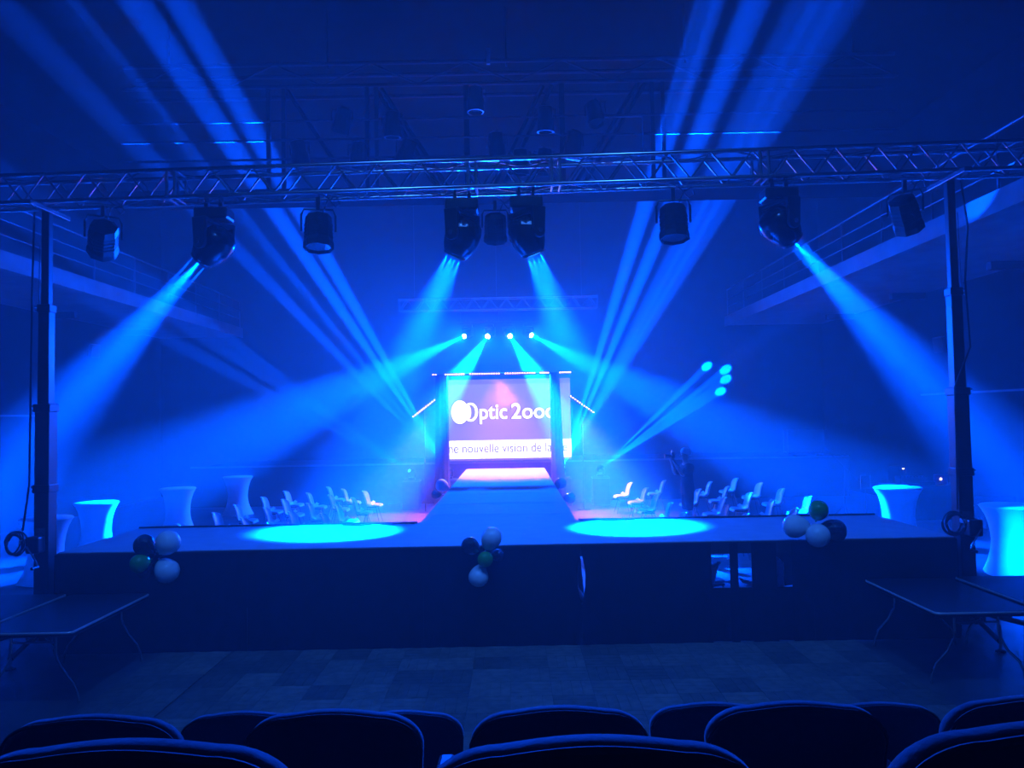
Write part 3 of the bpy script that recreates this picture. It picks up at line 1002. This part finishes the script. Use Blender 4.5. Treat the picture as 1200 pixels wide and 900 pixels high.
for x, y in RCH:
    chair(x - 0.27, y, PI + random.uniform(-0.12, 0.12), 'white shell chair on chrome legs in rows around the standing photographer', 'audience chairs on the photographer side')

# spare chairs pushed under the stage, seen through the open skirt
for x, y, f, tilt, lab in ((2.36, 10.0, 2.6, 0.25, 'white shell chair under the stage nearest the skirt slit, leaning'), (2.66, 10.55, 0.4, 0.0, 'white shell chair standing deep under the stage behind the skirt strips'),
                           (3.22, 10.0, -2.2, 0.0, 'white shell chair under the stage below the bunch with the green balloon on top')):
    c = chair(x, y, f, lab, 'spare chairs under the stage')

# cable ends on the stage where the runway joins it
for pts, lab in (([(-2.5, 11.2, 1.215), (-2.2, 11.12, 1.215), (-2.0, 11.22, 1.23), (-1.8, 11.15, 1.215), (-1.6, 11.24, 1.225), (-1.45, 11.2, 1.215)], 'black cable on the stage at the runway corner toward the bistro tables'),
                 ([(0.95, 11.2, 1.215), (1.15, 11.25, 1.225), (1.4, 11.17, 1.215), (1.75, 11.24, 1.215)], 'black cable on the stage at the runway corner toward the photographer')):
    tag(MB().path(pts, 0.012, 6).build('stage_cable', 'cable_rubber', smooth=True), lab, 'cable')

# ------------------------------------------------------------------ balloons
bal = MB().lathe([(0.012, -1.19), (0.1, -1.14), (0.34, -0.98), (0.62, -0.74), (0.86, -0.36), (0.98, 0.0), (0.99, 0.22), (0.9, 0.52), (0.72, 0.76), (0.48, 0.92), (0.22, 1.0), (0.02, 1.02)], 28)
BAL = {k: bal.mesh('balloon_skin', 'balloon_' + k, smooth=True) for k in ('white', 'green', 'black')}
KNOT = {k: MB().lathe([(0.02, -1.16), (0.06, -1.19), (0.10, -1.27), (0.04, -1.27)], 12).mesh('knot', 'balloon_' + k, smooth=True) for k in ('white', 'green', 'black')}


def balloon(loc, r, col, toward, label, sy=1.0, ribbon=False):
    d = (Vector(loc) - Vector(toward)).normalized()
    g = empty('balloon', loc)
    tag(g, label, 'balloon')
    q = d.to_track_quat('Z', 'Y')
    b = put('balloon_skin', BAL[col], g, rot=q, scale=(r * 0.96, r * 0.96, r * sy))
    put('knot', KNOT[col], b)
    if ribbon:
        rod('ribbon', -d * r * 1.2, Vector(toward) - Vector(loc), 0.006, 'white_cable', g, 6)


cl = (-4.22, 9.14, 1.16)
balloon((-4.35, 9.10, 1.30), 0.130, 'black', cl, 'black balloon in the bunch at the stage end by the bistro tables')
balloon((-4.34, 8.96, 1.12), 0.115, 'green', cl, 'green balloon in the bunch at the stage end by the bistro tables')
balloon((-4.065, 9.05, 1.33), 0.150, 'white', cl, 'upper tilted white balloon in the bunch at the stage end by the bistro tables')
balloon((-4.075, 9.05, 1.02), 0.148, 'white', cl, 'lower white balloon hanging in the bunch at the stage end by the bistro tables')
balloon((-4.35, 9.13, 1.00), 0.10, 'black', cl, 'half hidden small black balloon under the green one by the bistro tables')
cm = (-0.37, 9.14, 1.12)
balloon((-0.28, 9.05, 1.31), 0.125, 'white', cm, 'upper white balloon in the bunch at the middle of the stage front', 1.15)
balloon((-0.52, 9.08, 1.22), 0.115, 'black', cm, 'black balloon in the bunch at the middle of the stage front')
balloon((-0.35, 9.0, 1.09), 0.10, 'green', cm, 'dark green balloon in the bunch at the middle of the stage front')
balloon((-0.43, 9.06, 0.885), 0.125, 'white', cm, 'lowest dim white balloon in the bunch at the middle of the stage front')
balloon((-0.21, 9.13, 1.10), 0.085, 'black', cm, 'small black balloon tucked behind the green one at the stage middle')
cr = (3.55, 9.14, 1.40)
balloon((3.31, 9.1, 1.39), 0.145, 'white', cr, 'white balloon lying outermost in the bunch at the stage end by the control desk', 1.05)
balloon((3.50, 8.94, 1.31), 0.145, 'white', cr, 'white balloon between the other white and the black one by the control desk')
balloon((3.555, 9.04, 1.57), 0.120, 'green', cr, 'green balloon on top of the bunch at the stage end by the control desk')
balloon((3.75, 9.1, 1.33), 0.145, 'black', cr, 'black balloon in the bunch at the stage end by the control desk')
balloon((3.66, 9.22, 1.52), 0.085, 'white', cr, 'small white balloon peeping out behind the green one by the control desk')
balloon((-1.80, 19.4, 1.02), 0.17, 'white', (-1.44, 19.5, 0.85), 'pale balloon beside the runway edge near the logo column', ribbon=True)
balloon((-1.96, 19.4, 0.80), 0.12, 'black', (-1.44, 19.5, 0.8), 'black balloon beside the runway edge near the logo column', ribbon=True)
balloon((1.17, 19.4, 1.02), 0.16, 'black', (0.96, 19.5, 0.85), 'black shiny balloon beside the runway edge near the slogan end column', ribbon=True)
balloon((1.40, 19.4, 0.66), 0.15, 'black', (0.98, 19.5, 0.7), 'lower black balloon beside the runway edge near the slogan end column', ribbon=True)


# ------------------------------------------------------------------ folding tables
def folding_table(x0, x1, y0, y1, label):
    cx, cy, w, l = (x0 + x1) / 2, (y0 + y1) / 2, x1 - x0, y1 - y0
    g = empty('folding_table', (cx, cy, 0))
    tag(g, label, 'table')
    top = MB().prism(rounded_rect(w, l, 0.05, 4), 0.715, 0.745).build('table_top', 'table_laminate', g)
    rim = [(x, y, 0.731) for x, y in rounded_rect(w + 0.004, l + 0.004, 0.05, 4)]
    MB().path(rim, 0.013, 6, True).build('edge_band', 'table_edge', g, smooth=True)
    MB().prism([(-w / 2 + 0.03, -l / 2 + 0.08), (w / 2 - 0.03, -l / 2 + 0.08), (w / 2 - 0.03, l / 2 - 0.08), (-w / 2 + 0.03, l / 2 - 0.08)], 0.67, 0.714).build('apron', 'black_metal', g)
    for sy in (-1, 1):
        y = sy * (l / 2 - 0.16)
        for sx in (-1, 1):
            pts = [(sx * 0.22, y, 0.70), (sx * 0.22, y, 0.50), (sx * 0.235, y, 0.44), (sx * 0.30, y, 0.32), (sx * (w / 2 - 0.06), y, 0.2), (sx * (w / 2 - 0.02), y, 0.1), (sx * (w / 2 - 0.01), y, 0.005)]
            MB().path(pts, 0.0135, 8).build('leg', 'chrome', g, smooth=True)
        rod('cross_tube', (-0.22, y, 0.6), (0.22, y, 0.6), 0.010, 'chrome', g)
        rod('leg_brace', (0, y, 0.6), (0, y - sy * 0.38, 0.69), 0.009, 'rail_steel', g)
    return g


folding_table(-5.22, -4.30, 7.5, 9.1, 'dark folding table with pale edge beside the dance floor on the bistro table side')
folding_table(-6.25, -5.30, 7.55, 9.15, 'dark folding table behind its twin, outermost on the bistro table side')
folding_table(4.12, 5.08, 7.62, 9.15, 'dark folding table with pale edge beside the dance floor on the control desk side')
folding_table(5.21, 6.2, 7.65, 9.2, 'dark folding table behind its twin, outermost on the control desk side')


# ------------------------------------------------------------------ theatre seats
def seat_meshes():
    W, Hh, T = 0.50, 0.62, 0.085
    outline = []
    n = 10
    # rounded top corners, gently arched top, narrower foot
    for i in range(n + 1):
        a = PI / 2 * i / n
        outline.append((W / 2 - 0.12 + 0.12 * math.cos(a), Hh - 0.09 + 0.09 * math.sin(a)))
    m = 10
    for i in range(1, m):
        t = i / m
        outline.append((W / 2 - 0.12 - (W - 0.24) * t, Hh + 0.012 * math.sin(PI * t)))
    for i in range(n + 1):
        a = PI / 2 + PI / 2 * i / n
        outline.append((-W / 2 + 0.12 + 0.12 * math.cos(a), Hh - 0.09 + 0.09 * math.sin(a)))
    outline += [(-W / 2 + 0.03, 0.05), (-W / 2 + 0.06, 0.0), (W / 2 - 0.06, 0.0), (W / 2 - 0.03, 0.05)]
    cxm, czm = 0, Hh / 2
    N = len(outline)
    vs, fs = [], []
    rings = [(-T / 2, 0.93), (-T / 2 + 0.008, 0.97), (-T / 2 + 0.025, 1.0), (T / 2 - 0.025, 1.0), (T / 2 - 0.008, 0.97), (T / 2, 0.93)]
    for y, s in rings:
        for x, z in outline:
            vs.append((cxm + (x - cxm) * s, y + 0.10 * (z / Hh) * -1, czm + (z - czm) * s))
    for k in range(len(rings) - 1):
        for i in range(N):
            j = (i + 1) % N
            fs.append((k * N + i, k * N + j, (k + 1) * N + j, (k + 1) * N + i))
    fs.append(tuple(range(N - 1, -1, -1)))
    fs.append(tuple((len(rings) - 1) * N + i for i in range(N)))
    back_ = MB().add(vs, fs).mesh('backrest', 'seat_fabric', smooth=True)
    pip = [(x * 0.99, -T / 2 + 0.012 - 0.10 * (z / Hh), czm + (z - czm) * 0.99) for x, z in outline]
    piping = MB().path(pip, 0.006, 6, True).mesh('piping', 'seat_fabric', smooth=True)
    cush = MB().prism(rounded_rect(0.47, 0.46, 0.07, 5), 0, 0.1).mesh('seat_cushion', 'seat_fabric', smooth=True, bevel=0.02)
    arm = MB().box((0, 0, 0), (0.055, 0.36, 0.035)).mesh('armrest', 'black_plastic', bevel=0.012)
    post = MB().box((0, 0, 0), (0.04, 0.2, 0.62)).mesh('side_post', 'black_metal', bevel=0.008)
    return back_, piping, cush, arm, post


SB, SPP, SCU, SA, SP = seat_meshes()


def theatre_chair(x, y, ztop, ztread, label, group, rz):
    g = empty('theatre_chair', (x, y, ztread), (0, 0, rz))
    tag(g, label, 'seat', group)
    zb = ztop - ztread - 0.625
    b = put('backrest', SB, g, loc=(0, 0.10, zb))
    put('piping', SPP, b)
    put('seat_cushion', SCU, g, loc=(0, 0.33, zb + 0.06), rot=(0, 0, 0))
    for s in (-1, 1):
        put('armrest', SA, g, loc=(s * 0.272, 0.27, zb + 0.30))
        put('side_post', SP, g, loc=(s * 0.272, 0.22, (zb + 0.30) / 2), scale=(1, 1, (zb + 0.28) / 0.62))


for ztop, ztread, y, xs, lab, grp in (
        (2.282, 1.34, 1.13, (-1.30, -0.57, 0.105, 0.785, 1.5), 'dark upholstered theatre seat in the topmost row of the rake', 'theatre seats, topmost row'),
        (1.927, 0.97, 2.2, (-1.86, -1.2, -0.52, 0.115, 0.78, 1.45, 2.1), 'dark upholstered theatre seat in the middle row of the rake', 'theatre seats, middle row'),
        (1.525, 0.59, 3.25, (-1.82, -1.15, -0.48, 0.15, 0.80, 1.50, 2.2), 'dark upholstered theatre seat in the lowest row, next to the dance floor', 'theatre seats, lowest row')):
    for x in xs:
        theatre_chair(x, y, ztop + random.uniform(-0.008, 0.008), ztread, lab, grp, random.uniform(-0.02, 0.02))


# ------------------------------------------------------------------ photographer
def skin_mesh(name, verts, edges, radii, material, sub=2, root=0):
    me = bpy.data.meshes.new(name)
    me.from_pydata(verts, edges, [])
    o = bpy.data.objects.new(name, me)
    C.objects.link(o)
    sk = o.modifiers.new('skin', 'SKIN')
    sk.use_smooth_shade = True
    for i, r in enumerate(radii):
        rr = r if isinstance(r, tuple) else (r, r)
        me.skin_vertices[0].data[i].radius = rr
        me.skin_vertices[0].data[i].use_root = (i == root)
    ss = o.modifiers.new('sub', 'SUBSURF')
    ss.levels = sub
    ss.render_levels = sub
    bpy.context.view_layer.update()
    dg = bpy.context.evaluated_depsgraph_get()
    me2 = bpy.data.meshes.new_from_object(o.evaluated_get(dg))
    bpy.data.objects.remove(o)
    me2.name = name
    me2.materials.clear()
    me2.materials.append(M[material])
    me2.polygons.foreach_set('use_smooth', [True] * len(me2.polygons))
    return me2


def person():
    g = empty('person', (3.95, 17.55, 0), (0, 0, PI / 2 + 0.15))
    tag(g, 'person in dark clothes standing among the chairs, raising a camera to the eye', 'person')
    # local: faces +Y, x to the right
    V, Ed, R = [], [], []

    def v(p, r, link=None):
        V.append(p)
        R.append(r)
        if link is not None:
            Ed.append((link, len(V) - 1))
        return len(V) - 1
    pel = v((0, 0, 1.0), (0.17, 0.13))
    wai = v((0, 0, 1.15), (0.155, 0.12), pel)
    che = v((0, 0.01, 1.38), (0.185, 0.135), wai)
    shb = v((0, 0.0, 1.54), (0.15, 0.10), che)
    nek = v((0, 0.02, 1.63), 0.06, shb)
    h0 = v((0, 0.05, 1.72), (0.075, 0.085), nek)
    h1 = v((0, 0.055, 1.80), (0.088, 0.10), h0)
    h2 = v((0, 0.045, 1.88), (0.07, 0.08), h1)
    for s in (-1, 1):
        sh = v((s * 0.19, 0.0, 1.53), 0.075, shb)
        el = v((s * 0.25, 0.2, 1.33), 0.052, sh)
        wr = v((s * 0.10, 0.33, 1.62), 0.034, el)
        pa = v((s * 0.085, 0.345, 1.68), (0.04, 0.022), wr)
        for k in range(4):
            a = v((s * (0.095 - 0.012 * k), 0.37 + 0.012 * k, 1.72 - 0.002 * k), 0.010, pa)
            b = v((s * (0.055 - 0.006 * k), 0.385 + 0.012 * k, 1.745 - 0.012 * k), 0.009, a)
        t0 = v((s * 0.06, 0.33, 1.695), 0.011, pa)
        t1 = v((s * 0.045, 0.34, 1.725), 0.009, t0)
        hip = v((s * 0.10, 0, 0.93), 0.10, pel)
        kn = v((s * 0.12, 0.02, 0.51), 0.066, hip)
        an = v((s * 0.13, -0.02, 0.10), 0.046, kn)
        he = v((s * 0.135, 0.02, 0.045), 0.042, an)
        to = v((s * 0.15, 0.17, 0.035), 0.036, he)
    body = put('body', skin_mesh('body', V, Ed, R, 'skin', 2), g)
    # clothes: jacket and trousers as a shell around the trunk and limbs
    V2, E2, R2 = [], [], []
    keep = {}
    for i, p in enumerate(V):
        if p[2] <= 1.6 and not (p[2] < 0.12) and R[i] != 0.010 and R[i] != 0.009 and R[i] != 0.011:
            keep[i] = len(V2)
            V2.append(p)
            r = R[i] if isinstance(R[i], tuple) else (R[i], R[i])
            R2.append((r[0] + 0.02, r[1] + 0.02))
    for a, b in Ed:
        if a in keep and b in keep:
            E2.append((keep[a], keep[b]))
    put('clothing', skin_mesh('clothing', V2, E2, R2, 'dark_clothes', 2), g)
    for s in (-1, 1):
        MB().path([(s * 0.135, -0.05, 0.045), (s * 0.138, 0.04, 0.05), (s * 0.148, 0.13, 0.043), (s * 0.153, 0.2, 0.04)], [0.045, 0.05, 0.045, 0.03], 12).build('shoe', 'black_plastic', g, smooth=True)
    # head details
    hair = MB().lathe([(0.106, 0), (0.112, 0.05), (0.1, 0.10), (0.07, 0.135), (0.03, 0.15), (0.002, 0.153)], 20, sy=1.12)
    hair.build('hair', 'grey_hair', g, smooth=True, loc=(0, 0.03, 1.80), rot=(0.32, 0, 0))
    MB().path([(0, 0.14, 1.80), (0, 0.165, 1.765), (0, 0.15, 1.755)], [0.010, 0.017, 0.012], 8).build('nose', 'skin', g, smooth=True)
    for s in (-1, 1):
        MB().lathe([(0.004, -0.012), (0.028, -0.008), (0.03, 0.004), (0.012, 0.01)], 12, sx=0.7, sy=1.0).build('ear', 'skin', g, smooth=True, loc=(s * 0.095, 0.04, 1.78), rot=(0, PI / 2, 0))
        MB().lathe([(0.001, -0.012), (0.009, -0.008), (0.012, 0), (0.009, 0.008), (0.001, 0.012)], 10).build('eye', 'white_shell', g, smooth=True, loc=(s * 0.034, 0.135, 1.80))
    MB().path([(-0.026, 0.135, 1.722), (0, 0.146, 1.720), (0.026, 0.135, 1.722)], 0.006, 6).build('mouth', 'skin', g, smooth=True)
    # camera held at the eye: a thing of its own
    k = empty('photo_camera', g.matrix_basis @ Vector((0, 0.36, 1.765)), (0, 0, PI / 2 + 0.15))
    tag(k, 'black photo camera with long lens held by the person', 'camera')
    MB().box((0, -0.02, 0), (0.14, 0.07, 0.09)).build('camera_body', 'black_plastic', k, bevel=0.012)
    MB().box((0, -0.02, 0.06), (0.06, 0.06, 0.04)).build('viewfinder_hump', 'black_plastic', k, bevel=0.01)
    MB().lathe([(0.036, 0), (0.038, 0.06), (0.042, 0.1), (0.046, 0.16), (0.04, 0.16)], 18).build('lens_barrel', 'black_metal', k, smooth=True, loc=(0, 0.01, 0), rot=(-PI / 2, 0, 0))
    MB().box((0, -0.02, 0.105), (0.07, 0.05, 0.05)).build('flash', 'aluminium', k, bevel=0.008)


bpy.context.view_layer.update()
person()

# ------------------------------------------------------------------ control desk and things around it
g = empty('control_desk', (10.2, 19.2, 0))
tag(g, 'black control desk by the wall under the side gallery', 'desk')
MB().box((0, 0, 0.83), (1.9, 0.8, 0.05)).build('desk_top', 'black_paint', g, bevel=0.008)
MB().box((0, -0.38, 0.42), (1.86, 0.03, 0.8)).build('front_panel', 'black_paint', g)
for s in (-1, 1):
    MB().box((s * 0.92, 0, 0.41), (0.04, 0.76, 0.8)).build('side_panel', 'black_paint', g)
g = empty('laptop', (10.5, 19.0, 0.856), (0, 0, 0.06))
tag(g, 'open laptop with lilac lid and small glowing round mark on the control desk', 'laptop')
MB().box((0, 0.14, 0.01), (0.36, 0.25, 0.018)).build('keyboard_base', 'aluminium', g, bevel=0.005)
lid = MB().box((0, 0, 0.125), (0.36, 0.012, 0.25)).build('lid', 'laptop_lid', g, bevel=0.004, loc=(0, 0.0, 0.012), rot=(0.12, 0, 0))
MB().lathe([(0.001, 0), (0.022, 0), (0.03, 0.002), (0.03, 0.004)], 20).build('glowing_mark', 'laptop_mark', lid, loc=(0, -0.008, 0.13), rot=(PI / 2, 0, 0))
g = empty('mixing_console', (9.95, 19.15, 0.856))
tag(g, 'black mixing console standing on the control desk beside the laptop', 'console')
MB().prism([(-0.3, 0), (0.3, 0), (0.3, 0.12), (0.3, 0.2), (-0.3, 0.08)], -0.35, 0.35, lambda p: Vector((p.z, p.x, p.y))).build('console_body', 'black_plastic', g, bevel=0.008)
for i in range(8):
    MB().lathe([(0.012, 0), (0.014, 0.02), (0.01, 0.025)], 8).build('knob', 'aluminium', g, smooth=True, loc=(-0.28 + i * 0.08, 0.1, 0.17))
g = empty('table_lamp', (9.53, 19.0, 0.856))
tag(g, 'gooseneck desk lamp with tiny lit head on the control desk', 'lamp')
MB().lathe([(0.06, 0), (0.06, 0.02), (0.01, 0.03)], 14).build('base', 'black_metal', g, smooth=True)
MB().path([(0, 0, 0.02), (0, 0, 0.28), (0.01, -0.03, 0.4), (0.02, -0.1, 0.45)], 0.008, 8).build('gooseneck', 'black_metal', g, smooth=True)
MB().lathe([(0.03, 0), (0.035, 0.03), (0.012, 0.05)], 12).build('lamp_shade', 'black_metal', g, smooth=True, loc=(0.02, -0.1, 0.43))
MB().lathe([(0.001, -0.03), (0.024, -0.02), (0.028, 0)], 12).build('bulb', 'lamp_glow', g, smooth=True, loc=(0.02, -0.1, 0.43))
g = empty('office_chair', (9.85, 20.1, 0))
tag(g, 'padded office chair behind the mixing console', 'chair')
MB().prism(rounded_rect(0.5, 0.5, 0.1, 4), 0.45, 0.53).build('seat', 'dark_clothes', g, bevel=0.02, smooth=True)
MB().prism(rounded_rect(0.48, 0.6, 0.14, 5), -0.04, 0.04, lambda p: Vector((p.x, p.z - 0.26, p.y + 0.98))).build('backrest', 'dark_clothes', g, bevel=0.02, smooth=True)
rod('gas_column', (0, 0, 0.1), (0, 0, 0.45), 0.03, 'black_metal', g)
for k in range(5):
    a = 2 * PI * k / 5
    rod('foot', (0, 0, 0.1), (0.28 * math.cos(a), 0.28 * math.sin(a), 0.05), 0.02, 'black_metal', g)

# music stand style board on a pole, boom stand
g = empty('notice_stand', (8.65, 19.0, 0))
tag(g, 'thin pole stand with small framed board beside the bistro table', 'stand')
rod('pole', (0, 0, 0.02), (0, 0, 1.15), 0.012, 'rail_steel', g)
MB().lathe([(0.14, 0), (0.14, 0.015), (0.02, 0.03)], 16).build('base', 'rail_steel', g, smooth=True)
for p0, p1 in (((-0.12, 0.78), (0.12, 0.78)), ((-0.12, 1.12), (0.12, 1.12)), ((-0.12, 0.78), (-0.12, 1.12)), ((0.12, 0.78), (0.12, 1.12))):
    rod('board_frame', (p0[0], -0.02, p0[1]), (p1[0], -0.02, p1[1]), 0.012, 'aluminium', g)
MB().box((0, -0.01, 0.95), (0.22, 0.008, 0.32)).build('board', 'black_plastic', g)
g = empty('boom_stand', (8.3, 19.4, 0))
tag(g, 'tripod boom stand with slanting arm between chairs and bistro table', 'stand')
rod('pole', (0, 0, 0.1), (0, 0, 1.3), 0.014, 'rail_steel', g)
rod('boom_arm', (-0.5, 0, 1.85), (0.35, 0, 0.95), 0.010, 'rail_steel', g)
for k in range(3):
    a = 2 * PI * k / 3 + 0.4
    rod('leg', (0, 0, 0.35), (0.34 * math.cos(a), 0.34 * math.sin(a), 0.01), 0.010, 'rail_steel', g)

# flight case near the wall
g = empty('flight_case', (10.35, 17.0, 0))
tag(g, 'black flight case with metal edges and handles by the wall', 'case')
MB().box((0, 0, 0.46), (1.0, 0.6, 0.72)).build('body', 'black_paint', g, bevel=0.01)
for z in (0.1, 0.62, 0.82):
    MB().box((0, 0, z), (1.02, 0.62, 0.025)).build('edge_band', 'aluminium', g)
for x in (-0.25, 0.25):
    MB().path([(x - 0.09, -0.31, 0.72), (x - 0.08, -0.35, 0.7), (x + 0.08, -0.35, 0.7), (x + 0.09, -0.31, 0.72)], 0.012, 8).build('handle', 'aluminium', g, smooth=True)
for x in (-0.4, 0.4):
    for y in (-0.22, 0.22):
        MB().lathe([(0.045, -0.02), (0.045, 0.02)], 14).build('caster', 'rail_steel', g, loc=(x, y, 0.046), rot=(0, PI / 2, 0), smooth=True)

# frame trolley on the house stage
g = empty('frame_trolley', (9.5, 25.2, 1.24))
tag(g, 'open tube frame trolley on small casters on the far house stage', 'trolley')
for z in (0.12, 0.88):
    for y in (-0.2, 0.2):
        rod('frame_tube', (-0.58, y, z), (0.58, y, z), 0.02, 'aluminium', g)
for x in (-0.58, 0.58):
    for y in (-0.2, 0.2):
        rod('frame_tube', (x, y, 0.12), (x, y, 0.88), 0.02, 'aluminium', g)
        MB().lathe([(0.05, -0.02), (0.05, 0.02)], 12).build('caster', 'rail_steel', g, loc=(x * 0.8, y, 0.05), rot=(0, PI / 2, 0), smooth=True)
MB().box((0, 0, 0.5), (1.1, 0.02, 0.7)).build('back_panel', 'black_paint', g)


# small loudspeakers on the walls
def wall_speaker(loc, rz, label, wall_dx):
    g = empty('wall_speaker', loc, (0, 0, rz))
    tag(g, label, 'loudspeaker')
    MB().prism([(-0.13, -0.12), (0.13, -0.12), (0.10, 0.12), (-0.10, 0.12)], -0.2, 0.2).build('cabinet', 'rail_steel', g, bevel=0.012, rot=(0.2, 0, 0))
    MB().box((0, -0.125, 0), (0.22, 0.01, 0.36)).build('grille', 'black_metal', g, rot=(0.2, 0, 0))
    R_ = Matrix.Rotation(-rz, 3, 'Z')
    rod('bracket', (0, 0.1, 0), R_ @ Vector((wall_dx, 0, 0)), 0.02, 'black_metal', g)


wall_speaker((-12.7, 23.3, 4.95), 1.0, 'small wall loudspeaker high beside the row of four bistro tables, under the gallery', -0.3)
wall_speaker((11.2, 20.0, 4.4), -1.0, 'small wall loudspeaker above the control desk under the gallery', 0.3)
